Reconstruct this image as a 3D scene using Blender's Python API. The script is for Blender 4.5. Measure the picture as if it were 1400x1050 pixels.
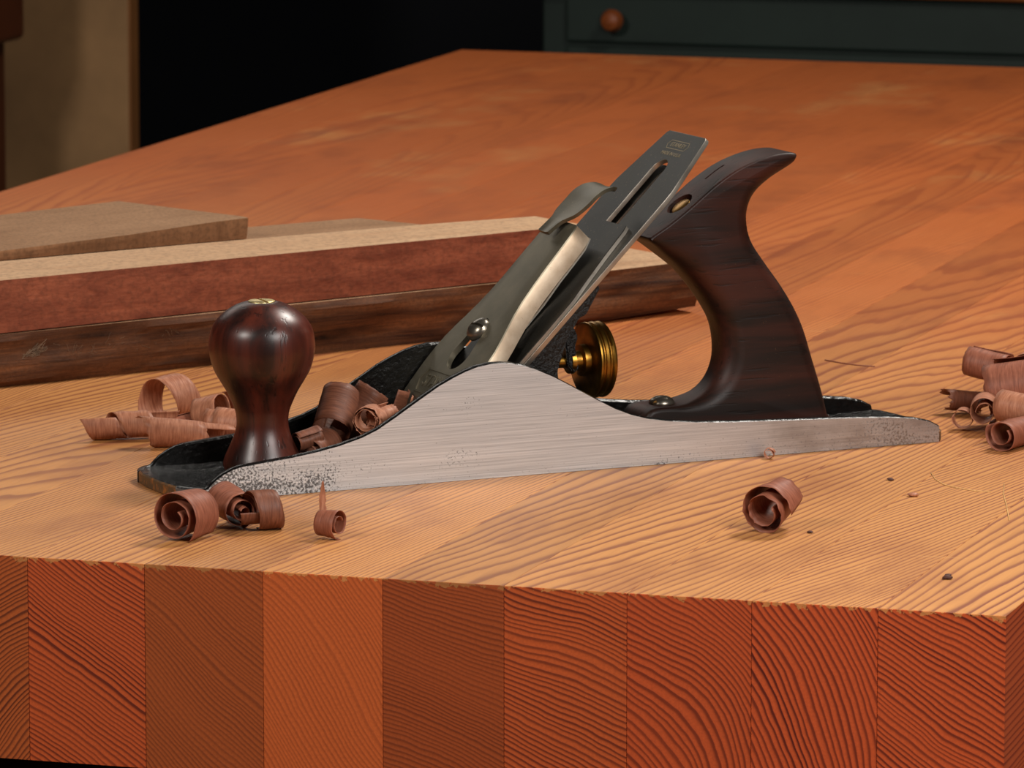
import bpy, bmesh, math, random
from mathutils import Vector, Matrix, noise

scene = bpy.context.scene
for o in list(bpy.data.objects):
    bpy.data.objects.remove(o, do_unlink=True)
COL = scene.collection

# ------------------------------------------------------------------ camera
MM = 0.001
cam_d = bpy.data.cameras.new('camera')
cam_d.sensor_width = 36.0
cam_d.lens = 36.0 * 8000 / 1400
cam_d.clip_start = 0.05
cam_d.clip_end = 50
cam = bpy.data.objects.new('camera', cam_d)
COL.objects.link(cam)
cam.location = (0.45707, -2.03250, 0.41423)
CAM_YAW = 0.30700
cam.rotation_euler = (math.pi / 2 - 0.15734, 0, CAM_YAW)
cam_d.dof.use_dof = True
cam_d.dof.focus_distance = 2.32
cam_d.dof.aperture_fstop = 56
scene.camera = cam

# ------------------------------------------------------------------ light
world = bpy.data.worlds.new('studio')
scene.world = world
world.use_nodes = True
world.node_tree.nodes['Background'].inputs[0].default_value = (0.9, 0.95, 1.0, 1)
world.node_tree.nodes['Background'].inputs[1].default_value = 0.012

CR = Vector((math.cos(CAM_YAW), math.sin(CAM_YAW), 0))      # to the right of the photographer
CF = Vector((-math.sin(CAM_YAW), math.cos(CAM_YAW), 0))     # away from the photographer
TARGET = Vector((-0.24, 0.28, 0.04))


def softbox(name, r, f, z, sx, sy, power, color, aim=None, spread=180):
    d = bpy.data.lights.new(name, 'AREA')
    d.shape = 'RECTANGLE'
    d.size, d.size_y = sx, sy
    d.energy = power
    d.color = color
    d.spread = math.radians(spread)
    o = bpy.data.objects.new(name, d)
    COL.objects.link(o)
    o.location = TARGET + CR * r + CF * f + Vector((0, 0, z))
    t = (aim or TARGET) - o.location
    o.rotation_euler = t.to_track_quat('-Z', 'Y').to_euler()
    return o


softbox('key_softbox', 0.70, 0.70, 1.35, 0.36, 0.36, 22, (1.0, 0.94, 0.86))
softbox('front_softbox', 0.44, -0.74, 0.50, 0.4, 0.35, 6.5, (1.0, 0.97, 0.93))
softbox('side_softbox', -1.2, -1.25, 1.05, 0.35, 0.4, 17, (1.0, 0.95, 0.88))
softbox('back_softbox', -0.6, 1.7, 0.9, 1.2, 0.45, 3, (1.0, 0.95, 0.88))

vs = scene.view_settings
vs.view_transform = 'Standard'
vs.look = 'None'
vs.gamma = 1
vs.exposure = 0.1
vs.use_curve_mapping = False


# ------------------------------------------------------------------ helpers
def s2l(c):
    return tuple((v / 255 / 12.92) if v / 255 <= 0.04045 else ((v / 255 + 0.055) / 1.055) ** 2.4 for v in c) + (1,)


class NT:
    """small node builder"""
    def __init__(self, name):
        self.mat = bpy.data.materials.new(name)
        self.mat.use_nodes = True
        self.t = self.mat.node_tree
        self.b = self.t.nodes['Principled BSDF']

    def n(self, typ, **kw):
        nd = self.t.nodes.new(typ)
        for k, v in kw.items():
            setattr(nd, k, v)
        return nd

    def put(self, sock, v):
        if isinstance(v, bpy.types.NodeSocket):
            self.t.links.new(v, sock)
        else:
            sock.default_value = v

    def math(self, op, a, b=0.0, c=0.0, clamp=False):
        nd = self.n('ShaderNodeMath', operation=op, use_clamp=clamp)
        self.put(nd.inputs[0], a)
        self.put(nd.inputs[1], b)
        self.put(nd.inputs[2], c)
        return nd.outputs[0]

    def obj(self):
        return self.n('ShaderNodeTexCoord').outputs['Object']

    def scale(self, v, s, off=None):
        nd = self.n('ShaderNodeMapping')
        self.put(nd.inputs['Vector'], v)
        nd.inputs['Scale'].default_value = s
        if off is not None:
            self.put(nd.inputs['Location'], off)
        return nd.outputs[0]

    def noise(self, v, scale, detail=3, rough=0.55, dist=0.0, color=False):
        nd = self.n('ShaderNodeTexNoise')
        self.put(nd.inputs['Vector'], v)
        nd.inputs['Scale'].default_value = scale
        nd.inputs['Detail'].default_value = detail
        nd.inputs['Roughness'].default_value = rough
        nd.inputs['Distortion'].default_value = dist
        return nd.outputs['Color' if color else 'Fac']

    def ramp(self, f, stops, interp='LINEAR'):
        nd = self.n('ShaderNodeValToRGB')
        cr = nd.color_ramp
        cr.interpolation = interp
        while len(cr.elements) > 1:
            cr.elements.remove(cr.elements[-1])
        for i, (p, c) in enumerate(stops):
            e = cr.elements[0] if i == 0 else cr.elements.new(p)
            e.position = p
            e.color = (c, c, c, 1) if isinstance(c, (int, float)) else c
        self.put(nd.inputs[0], f)
        return nd.outputs[0]

    def mix(self, f, a, b, mode='MIX'):
        nd = self.n('ShaderNodeMix', data_type='RGBA', blend_type=mode)
        self.put(nd.inputs[0], f)
        self.put(nd.inputs[6], a)
        self.put(nd.inputs[7], b)
        return nd.outputs[2]

    def bump(self, h, strength=0.3, dist=0.001):
        nd = self.n('ShaderNodeBump')
        nd.inputs['Strength'].default_value = strength
        nd.inputs['Distance'].default_value = dist
        self.put(nd.inputs['Height'], h)
        self.put(self.b.inputs['Normal'], nd.outputs[0])

    def set(self, **kw):
        names = dict(color='Base Color', rough='Roughness', metal='Metallic', spec='Specular IOR Level',
                     coat='Coat Weight', coatr='Coat Roughness', trans='Transmission Weight', aniso='Anisotropic')
        for k, v in kw.items():
            self.put(self.b.inputs[names[k]], v)
        return self.mat


def sep(nt, v):
    nd = nt.n('ShaderNodeSeparateXYZ')
    nt.put(nd.inputs[0], v)
    return nd.outputs


def attr(nt, name):
    return nt.n('ShaderNodeAttribute', attribute_type='OBJECT', attribute_name=name)


def new_obj(name, me, mats, parent=None, smooth=False):
    o = bpy.data.objects.new(name, me)
    COL.objects.link(o)
    for m in (mats if isinstance(mats, (list, tuple)) else [mats]):
        me.materials.append(m)
    if smooth:
        for p in me.polygons:
            p.use_smooth = True
    if parent:
        o.parent = parent
    return o


def from_bm(name, bm, mats, parent=None, smooth=False):
    bmesh.ops.recalc_face_normals(bm, faces=bm.faces)
    me = bpy.data.meshes.new(name)
    bm.to_mesh(me)
    bm.free()
    return new_obj(name, me, mats, parent, smooth)


def sharpen(o, ang=35):
    """smooth faces, creases kept sharp"""
    me = o.data
    bm = bmesh.new()
    bm.from_mesh(me)
    for f in bm.faces:
        f.smooth = True
    for e in bm.edges:
        if len(e.link_faces) == 2 and e.calc_face_angle(0) > math.radians(ang):
            e.smooth = False
    bm.to_mesh(me)
    bm.free()
    return o


def empty(name, loc=(0, 0, 0), rz=0):
    o = bpy.data.objects.new(name, None)
    COL.objects.link(o)
    o.location = loc
    o.rotation_euler = (0, 0, rz)
    o.empty_display_size = 0.05
    return o


def tag(o, label=None, cat=None, group=None, kind=None):
    for k, v in (('label', label), ('category', cat), ('group', group), ('kind', kind)):
        if v:
            o[k] = v
    return o


def box_bm(x0, x1, y0, y1, z0, z1, bevel=0, seg=2):
    bm = bmesh.new()
    bmesh.ops.create_cube(bm, size=1)
    for v in bm.verts:
        v.co = Vector(((x0 + x1) / 2 + v.co.x * (x1 - x0), (y0 + y1) / 2 + v.co.y * (y1 - y0),
                       (z0 + z1) / 2 + v.co.z * (z1 - z0)))
    if bevel:
        bmesh.ops.bevel(bm, geom=bm.edges[:], offset=bevel, segments=seg, affect='EDGES', profile=0.5)
    return bm


def lathe_bm(prof, seg=48, axis='z', origin=(0, 0, 0)):
    """prof: list of (r, h)."""
    bm = bmesh.new()
    rings = []
    for r, h in prof:
        ring = []
        for i in range(seg):
            a = 2 * math.pi * i / seg
            c, s = r * math.cos(a), r * math.sin(a)
            p = {'z': (c, s, h), 'x': (h, c, s), 'y': (c, h, s)}[axis]
            ring.append(bm.verts.new(Vector(p) + Vector(origin)))
        rings.append(ring)
    for a, b in zip(rings, rings[1:]):
        for i in range(seg):
            bm.faces.new((a[i], a[(i + 1) % seg], b[(i + 1) % seg], b[i]))
    bm.faces.new(rings[0])
    bm.faces.new(rings[-1])
    return bm


def evaluated_mesh(o):
    dg = bpy.context.evaluated_depsgraph_get()
    dg.update()
    return bpy.data.meshes.new_from_object(o.evaluated_get(dg))


def boolean(o, cutter_bm, op='DIFFERENCE'):
    bpy.context.view_layer.update()
    me = bpy.data.meshes.new('cut')
    bmesh.ops.recalc_face_normals(cutter_bm, faces=cutter_bm.faces)
    cutter_bm.to_mesh(me)
    cutter_bm.free()
    c = bpy.data.objects.new('cut', me)
    COL.objects.link(c)
    c.matrix_world = o.matrix_world.copy()
    m = o.modifiers.new('b', 'BOOLEAN')
    m.operation = op
    m.solver = 'EXACT'
    m.object = c
    bpy.context.view_layer.update()
    res = evaluated_mesh(o)
    o.modifiers.clear()
    old = o.data
    o.data = res
    bpy.data.meshes.remove(old)
    bpy.data.objects.remove(c, do_unlink=True)
    bpy.data.meshes.remove(me)
    return o


def curve_plate(name, loops, thick, bevel=0.0):
    """flat plate with holes: first loop is the outline. Returns mesh in XY, z in [0, thick]."""
    cu = bpy.data.curves.new(name, 'CURVE')
    cu.dimensions = '2D'
    cu.fill_mode = 'BOTH'
    cu.extrude = max(thick / 2 - bevel, 1e-5)
    cu.bevel_depth = bevel
    cu.offset = -bevel
    for lp in loops:
        sp = cu.splines.new('POLY')
        sp.points.add(len(lp) - 1)
        for p, q in zip(sp.points, lp):
            p.co = (q[0], q[1], 0, 1)
        sp.use_cyclic_u = True
    o = bpy.data.objects.new(name, cu)
    COL.objects.link(o)
    me = evaluated_mesh(o)
    bpy.data.objects.remove(o, do_unlink=True)
    bpy.data.curves.remove(cu)
    for v in me.vertices:
        v.co.z += thick / 2
    return me


def text_mesh(body, size, extrude, width=None):
    cu = bpy.data.curves.new('t', 'FONT')
    cu.body = body
    cu.size = size
    cu.extrude = extrude
    cu.align_x = 'CENTER'
    cu.align_y = 'CENTER'
    o = bpy.data.objects.new('t', cu)
    COL.objects.link(o)
    me = evaluated_mesh(o)
    bpy.data.objects.remove(o, do_unlink=True)
    if width:
        xs = [v.co.x for v in me.vertices]
        k = width / (max(xs) - min(xs))
        for v in me.vertices:
            v.co.x *= k
    return me


def catmull(pts, n):
    """closed Catmull-Rom through pts, n samples per span"""
    out = []
    m = len(pts)
    for i in range(m):
        p0, p1, p2, p3 = (Vector(pts[(i + k - 1) % m]) for k in range(4))
        for j in range(n):
            t = j / n
            out.append(0.5 * ((2 * p1) + (p2 - p0) * t + (2 * p0 - 5 * p1 + 4 * p2 - p3) * t * t +
                              (3 * p1 - p0 - 3 * p2 + p3) * t ** 3))
    return out


def interp(tab, x):
    if x <= tab[0][0]:
        return tab[0][1]
    for (a, fa), (b, fb) in zip(tab, tab[1:]):
        if x <= b:
            return fa + (fb - fa) * (x - a) / (b - a)
    return tab[-1][1]


# ------------------------------------------------------------------ materials
def fir_material(end):
    """laminated fir: growth rings round each board's own pith; 'end' = end grain"""
    t = NT('fir_end_grain' if end else 'fir_face_grain')
    P = t.obj()
    pith = attr(t, 'pith').outputs['Vector']
    tilt = attr(t, 'tilt').outputs['Vector']
    x, y, z = sep(t, P)
    px, spacing, pz = sep(t, pith)
    tx, seed, tz = sep(t, tilt)
    off = t.n('ShaderNodeCombineXYZ')
    for i in range(3):
        t.put(off.inputs[i], t.math('MULTIPLY', seed, (3.1, 7.7, 5.3)[i]))
    off = off.outputs[0]
    slow = t.noise(t.scale(P, (13, 1.1, 13), off), 1.0, 1, 0.4, color=True)
    nx, ny, nz = sep(t, slow)
    fast = t.noise(t.scale(P, (70, 12, 70), off), 1.0, 2, 0.5)
    xx = t.math('SUBTRACT', t.math('SUBTRACT', x, px), t.math('MULTIPLY', tx, y))
    zz = t.math('SUBTRACT', t.math('SUBTRACT', z, pz), t.math('MULTIPLY', tz, y))
    xx = t.math('ADD', xx, t.math('MULTIPLY', t.math('SUBTRACT', nx, 0.5), 0.026))
    zz = t.math('ADD', zz, t.math('MULTIPLY', t.math('SUBTRACT', nz, 0.5), 0.022))
    r = t.math('SQRT', t.math('ADD', t.math('MULTIPLY', xx, xx), t.math('MULTIPLY', zz, zz)))
    r = t.math('ADD', r, t.math('MULTIPLY', t.math('SUBTRACT', fast, 0.5), 0.0020))
    cv = t.n('ShaderNodeCombineXYZ')
    t.put(cv.inputs[0], r)
    t.put(cv.inputs[1], seed)
    band = t.noise(cv.outputs[0], 95, 1, 0.5)
    r2 = t.math('ADD', r, t.math('MULTIPLY', band, 0.006))
    ring = t.math('FRACT', t.math('DIVIDE', r2, t.math('MULTIPLY', spacing, 0.66)))
    late = t.ramp(ring, [(0.0, 0.05), (0.35, 0.0), (0.58, 0.2), (0.78, 1.0), (0.92, 1.0), (1.0, 0.05)])
    if end:
        late = t.ramp(ring, [(0.0, 0.1), (0.25, 0.0), (0.50, 0.25), (0.72, 1.0), (0.92, 1.0), (1.0, 0.1)])
    cv2 = t.n('ShaderNodeCombineXYZ')
    t.put(cv2.inputs[0], t.math('ADD', r, 3.0))
    t.put(cv2.inputs[1], seed)
    strength = t.math('ADD', 0.35, t.math('MULTIPLY', t.noise(cv2.outputs[0], 60, 1), 0.9), clamp=True)
    late = t.math('MULTIPLY', late, strength)
    tone = attr(t, 'tone')
    tr, tg, tb = sep(t, tone.outputs['Vector'])       # brightness, redness, contrast
    contr = t.math('MULTIPLY', late, tb if end else t.math('MAXIMUM', tb, 0.9))
    geo = t.n('ShaderNodeNewGeometry')
    if end:
        pores = t.noise(t.scale(P, (900, 40, 900)), 1.0, 2, 0.6)
        early = t.mix(tg, s2l((198, 102, 44)), s2l((208, 86, 40)))
        latec = t.mix(tg, s2l((84, 34, 18)), s2l((86, 22, 12)))
        c = t.mix(contr, early, latec)
        c = t.mix(t.math('MULTIPLY', t.ramp(pores, [(0.35, 0.0), (0.7, 1.0)]), 0.22), c, s2l((92, 34, 18)))
        # pale chipped arris along the top edge
        chip = t.noise(t.scale(P, (220, 220, 220), off), 1.0, 3, 0.7)
        edge = t.math('LESS_THAN', t.math('MULTIPLY', z, -1.0), t.math('MULTIPLY', t.math('SUBTRACT', chip, 0.46), 0.012))
        c = t.mix(t.math('MULTIPLY', edge, 0.65), c, s2l((206, 140, 78)))
        # a few scratches running across
        scr = t.noise(t.scale(P, (6, 6, 420), off), 1.0, 1, 0.4)
        c = t.mix(t.math('MULTIPLY', t.ramp(scr, [(0.76, 0.0), (0.80, 1.0)]), 0.35), c, s2l((196, 118, 72)))
        c = t.mix(1.0, c, t.math('MULTIPLY', tr, 1.0), 'MULTIPLY')
        t.bump(t.math('ADD', late, t.math('MULTIPLY', pores, 0.6)), 0.10, 0.0004)
        return t.set(color=c, rough=0.5, spec=0.4)
    fibre = t.noise(t.scale(P, (520, 14, 520), off), 1.0, 3, 0.6)
    W = geo.outputs['Position']
    wx, wy, wz = sep(t, W)
    up = sep(t, geo.outputs['Normal'])[2]
    bare_e, bare_l = s2l((204, 141, 80)), s2l((132, 72, 50))
    red_e, red_l = s2l((188, 100, 48)), s2l((152, 72, 36))
    bare = t.mix(contr, bare_e, bare_l)
    red = t.mix(t.math('MULTIPLY', contr, 0.55), red_e, red_l)
    # finish worn away towards the working end of the bench, patchy further in
    wear_n = t.noise(t.scale(W, (3.2, 2.0, 1)), 1.0, 5, 0.62)
    wear_f = t.noise(t.scale(W, (9, 5, 1)), 1.0, 4, 0.7)
    wearv = t.math('ADD', t.math('MULTIPLY', wy, -0.75), t.math('ADD', t.math('MULTIPLY', wear_n, 0.9), 0.42))
    wear = t.ramp(wearv, [(0.0, 0.0), (0.32, 0.35), (0.62, 1.0)])
    patch = t.ramp(wear_f, [(0.56, 0.0), (0.70, 0.7)])
    wear = t.math('MAXIMUM', wear, t.math('MULTIPLY', patch, 0.8))
    wear = t.math('MULTIPLY', wear, t.math('GREATER_THAN', up, 0.3))
    sidec = t.mix(contr, s2l((176, 78, 40)), s2l((118, 42, 24)))
    red = t.mix(t.math('GREATER_THAN', up, 0.3), sidec, red)
    c = t.mix(wear, red, bare)
    c = t.mix(t.math('MULTIPLY', t.ramp(fibre, [(0.45, 0.0), (0.75, 1.0)]), 0.16), c, s2l((120, 58, 26)))
    blot = t.noise(t.scale(W, (16, 7, 1)), 1.0, 4, 0.65)
    c = t.mix(t.math('MULTIPLY', t.ramp(blot, [(0.50, 0.0), (0.70, 1.0)]), 0.42), c, s2l((122, 60, 36)))
    scr = t.noise(t.scale(W, (14, 300, 1)), 1.0, 2, 0.5)
    c = t.mix(t.math('MULTIPLY', t.ramp(scr, [(0.72, 0.0), (0.78, 1.0)]), 0.4), c, s2l((236, 186, 122)))
    scr2 = t.noise(t.scale(W, (300, 22, 1)), 1.0, 2, 0.5)
    c = t.mix(t.math('MULTIPLY', t.ramp(scr2, [(0.74, 0.0), (0.8, 1.0)]), 0.35), c, s2l((236, 186, 122)))
    c = t.mix(1.0, c, t.math('ADD', 0.5, t.math('MULTIPLY', tr, 0.5)), 'MULTIPLY')
    t.bump(t.math('ADD', late, t.math('MULTIPLY', fibre, 0.7)), 0.12, 0.0003)
    rough = t.math('ADD', 0.42, t.math('MULTIPLY', wear_f, 0.22))
    return t.set(color=c, rough=rough, spec=0.35)


def rough_wood(name, c1, c2, grain=(4, 60, 60), contrast=1.0, rough=0.75, fine=400, bumpd=0.0004, third=None):
    t = NT(name)
    P = t.obj()
    a = t.noise(t.scale(P, grain), 1.0, 5, 0.6, 0.6)
    b = t.noise(t.scale(P, tuple(g * 6 for g in grain)), 1.0, 3, 0.6)
    f = t.math('ADD', t.math('MULTIPLY', a, 0.7), t.math('MULTIPLY', b, 0.3))
    c = t.mix(t.ramp(f, [(0.5 - 0.22 / contrast, 0.0), (0.5 + 0.22 / contrast, 1.0)]), s2l(c1), s2l(c2))
    if third:
        d = t.noise(t.scale(P, (grain[0] * 1.7, grain[1] * 0.4, grain[2] * 0.4)), 1.0, 3, 0.6)
        c = t.mix(t.ramp(d, [(0.52, 0.0), (0.66, 1.0)]), c, s2l(third))
    g = t.noise(P, fine, 2, 0.6)
    c = t.mix(t.math('MULTIPLY', t.ramp(g, [(0.45, 0.0), (0.68, 1.0)]), 0.45), c, s2l(tuple(v * 0.6 for v in c1)))
    t.bump(t.math('ADD', f, t.math('MULTIPLY', g, 0.4)), 0.5, bumpd)
    return t.set(color=c, rough=rough, spec=0.2)


def rosewood(name, lo, hi, rough, axis):
    t = NT(name)
    P = t.obj()
    k = {'z': (90, 90, 7), 'x': (7, 90, 90)}[axis]
    a = t.noise(t.scale(P, k), 1.0, 4, 0.6, 0.5)
    b = t.noise(t.scale(P, tuple(v * 5 for v in k)), 1.0, 2, 0.6)
    c = t.mix(t.ramp(a, [(0.36, 0.0), (0.68, 1.0)]), s2l(lo), s2l(hi))
    pore = t.ramp(b, [(0.60, 0.0), (0.70, 1.0)])
    c = t.mix(t.math('MULTIPLY', pore, 0.6), c, s2l((14, 7, 5)))
    dust = t.noise(P, 1500, 1, 0.5)
    c = t.mix(t.math('MULTIPLY', t.ramp(dust, [(0.74, 0.0), (0.80, 1.0)]), 0.30), c, s2l((120, 84, 56)))
    t.bump(t.math('MULTIPLY', pore, -1.0), 0.25, 0.0002)
    return t.set(color=c, rough=rough, spec=0.5)


def steel_brushed():
    t = NT('brushed_steel')
    P = t.obj()
    x, y, z = sep(t, P)
    lines = t.noise(t.scale(P, (12, 1, 1300)), 1.0, 3, 0.6)
    lines2 = t.noise(t.scale(P, (30, 1, 2600)), 1.0, 2, 0.6)
    l = t.math('ADD', t.math('MULTIPLY', lines, 0.6), t.math('MULTIPLY', lines2, 0.4))
    c = t.mix(t.ramp(l, [(0.36, 0.0), (0.60, 1.0)]), s2l((184, 190, 195)), s2l((228, 233, 237)))
    # rust pits: dense at the toe, patchy elsewhere
    pit = t.noise(t.scale(P, (950, 1, 950)), 1.0, 3, 0.6)
    area = t.noise(t.scale(P, (26, 1, 55)), 1.0, 3, 0.6)
    toe = t.math('MULTIPLY', t.math('SUBTRACT', 0.080, x), 5.0, clamp=True)
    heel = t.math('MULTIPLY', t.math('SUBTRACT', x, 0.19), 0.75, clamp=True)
    refl_tarn = t.math('MULTIPLY', t.math('SUBTRACT', x, 0.21), 6.0, clamp=True)
    low = t.math('MULTIPLY', t.math('SUBTRACT', 0.012, z), 7.0, clamp=True)
    dens = t.math('ADD', t.math('ADD', toe, heel), t.math('ADD', low, t.math('MULTIPLY', t.ramp(area, [(0.5, 0.0), (0.7, 1.0)]), 0.16)))
    thr = t.math('SUBTRACT', 0.70, t.math('MULTIPLY', dens, 0.9))
    m = t.math('MULTIPLY', t.math('SUBTRACT', pit, thr), 9.0, clamp=True)
    c = t.mix(t.math('MULTIPLY', m, 0.9), c, s2l((48, 40, 33)))
    # brown heel half: bench reflection put into the colour, plus tarnish patches
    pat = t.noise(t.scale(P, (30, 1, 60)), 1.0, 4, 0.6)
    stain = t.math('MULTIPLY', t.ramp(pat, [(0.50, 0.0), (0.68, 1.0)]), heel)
    c = t.mix(t.math('MULTIPLY', refl_tarn, t.math('ADD', 0.5, t.math('MULTIPLY', pat, 0.5))), c, s2l((134, 106, 86)))
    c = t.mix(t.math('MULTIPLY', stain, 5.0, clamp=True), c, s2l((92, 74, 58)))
    t.bump(t.math('SUBTRACT', l, t.math('MULTIPLY', m, 0.8)), 0.22, 0.0002)
    return t.set(color=c, rough=t.math('ADD', 0.40, t.math('MULTIPLY', m, 0.3)), metal=t.math('SUBTRACT', 0.68, t.math('MULTIPLY', m, 0.6)))


def japan(name='black_japanning', bump=0.45, scale=300, rough=0.26, worn=False):
    t = NT(name)
    P = t.obj()
    n = t.noise(P, scale, 4, 0.6)
    c = t.mix(t.ramp(n, [(0.3, 0.0), (0.8, 1.0)]), s2l((8, 8, 8)), s2l((20, 18, 16)))
    if worn:
        rust = t.noise(P, 260, 3, 0.65)
        c = t.mix(t.ramp(rust, [(0.48, 0.0), (0.66, 1.0)]), s2l((96, 76, 54)), s2l((166, 106, 52)))
        t.bump(rust, 0.5, 0.0006)
        return t.set(color=c, rough=0.6, metal=0.35)
    t.bump(n, bump, 0.003 if bump >= 1 else 0.0012)
    return t.set(color=c, rough=rough, spec=0.38)


def dark_steel(name, c1, c2, rough, metal=0.85):
    t = NT(name)
    P = t.obj()
    a = t.noise(P, 70, 4, 0.6)
    b = t.noise(P, 900, 2, 0.6)
    c = t.mix(t.ramp(a, [(0.3, 0.0), (0.72, 1.0)]), s2l(c1), s2l(c2))
    c = t.mix(t.math('MULTIPLY', t.ramp(b, [(0.66, 0.0), (0.74, 1.0)]), 0.5), c, s2l((150, 128, 96)))
    t.bump(b, 0.06, 0.0003)
    return t.set(color=c, rough=t.math('ADD', rough - 0.06, t.math('MULTIPLY', a, 0.14)), metal=metal)


def brass(name, c=(190, 140, 60), rough=0.3):
    t = NT(name)
    a = t.noise(t.obj(), 160, 3, 0.6)
    return t.set(color=t.mix(t.ramp(a, [(0.3, 0.0), (0.75, 1.0)]), s2l(c), s2l(tuple(v * 0.72 for v in c))),
                 rough=t.math('ADD', rough, t.math('MULTIPLY', a, 0.12)), metal=1.0)


def shaving_material(name, c1, c2):
    t = NT(name)
    P = t.obj()
    a = t.noise(t.scale(P, (1300, 160, 160)), 1.0, 3, 0.6)
    b = t.noise(P, 120, 2, 0.6)
    c = t.mix(t.ramp(a, [(0.32, 0.0), (0.70, 1.0)]), s2l(c1), s2l(c2))
    c = t.mix(t.math('MULTIPLY', t.ramp(b, [(0.45, 0.0), (0.75, 1.0)]), 0.35), c, s2l(tuple(v * 0.7 for v in c1)))
    t.bump(a, 0.35, 0.0003)
    m = t.set(color=c, rough=0.5, spec=0.35)
    # thin wood lets a little light through
    tr = t.n('ShaderNodeBsdfTranslucent')
    t.put(tr.inputs[0], c)
    mx = t.n('ShaderNodeMixShader')
    mx.inputs[0].default_value = 0.16
    t.t.links.new(t.b.outputs[0], mx.inputs[1])
    t.t.links.new(tr.outputs[0], mx.inputs[2])
    t.t.links.new(mx.outputs[0], t.t.nodes['Material Output'].inputs['Surface'])
    return m


def plain(name, c, rough=0.6, var=0.15, scale=30, metal=0.0):
    t = NT(name)
    a = t.noise(t.obj(), scale, 4, 0.6)
    col = t.mix(t.ramp(a, [(0.3, 0.0), (0.7, 1.0)]), s2l(c), s2l(tuple(v * (1 - var) for v in c)))
    return t.set(color=col, rough=rough, metal=metal)


FIR_TOP, FIR_END = fir_material(False), fir_material(True)
M_KNOB = rosewood('rosewood_polished', (34, 14, 10), (88, 36, 23), 0.34, 'z')
M_TOTE = rosewood('rosewood_worn', (27, 15, 10), (62, 28, 18), 0.5, 'x')
M_TOTE.node_tree.nodes['Principled BSDF'].inputs['Specular IOR Level'].default_value = 0.32
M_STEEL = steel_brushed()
M_JAPAN = japan()
M_FROG = japan('frog_japanning', 0.9, 700, 0.34)
M_TOE = japan('worn_toe_iron', worn=True)
M_BLADE = dark_steel('patinated_blade_steel', (40, 38, 34), (60, 57, 51), 0.42, 0.75)
M_CAP = dark_steel('lever_cap_nickel', (116, 109, 92), (140, 131, 112), 0.44, 0.75)
M_LEVER = dark_steel('lever_tab_nickel', (84, 78, 64), (108, 100, 82), 0.40, 0.75)
M_EDGE = dark_steel('bare_edge_steel', (150, 140, 128), (190, 182, 170), 0.38)
M_FLANGE = dark_steel('worn_nickel_flange', (186, 160, 132), (224, 204, 180), 0.40, 0.7)
M_BRASS = brass('aged_brass')
M_BRASS_L = brass('bright_brass', (240, 216, 156), 0.36)
M_SCREW = dark_steel('screw_steel', (112, 104, 92), (150, 142, 130), 0.28)
M_STAMP = dark_steel('stamped_letters', (150, 134, 104), (176, 160, 130), 0.5)
M_SHAVE = [shaving_material('shaving_pink_brown', (160, 98, 71), (202, 140, 108)),
           shaving_material('shaving_red_brown', (134, 77, 57), (174, 107, 82)),
           shaving_material('shaving_umber', (110, 64, 46), (146, 90, 66))]


# ------------------------------------------------------------------ setting
FLOOR_Z = -0.86
tag(from_bm('floor', box_bm(-3.4, 2.2, -3.4, 3.6, FLOOR_Z - 0.05, FLOOR_Z), plain('floor_concrete', (46, 42, 40), 0.8, 0.2, 6)), kind='structure')
tag(from_bm('wall_back', box_bm(-3.4, 2.2, 3.6, 3.7, FLOOR_Z, 2.0), plain('wall_navy', (16, 18, 26), 0.85, 0.15, 3)), kind='structure')
tag(from_bm('wall_left', box_bm(-3.5, -3.4, -3.4, 3.7, FLOOR_Z, 2.0), plain('wall_navy_side', (16, 18, 26), 0.85, 0.15, 3)), kind='structure')

# ------------------------------------------------------------------ workbench
B = 0.04762
NB = 17
BW, BD, BT = 0.8213, 1.8816, 0.0793
bench = tag(empty('workbench', (-BW / 2, BD / 2, FLOOR_Z)),
            'heavy orange fir workbench with laminated top and end-grain blocks showing at the front', 'workbench')
rnd = random.Random(5)
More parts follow.
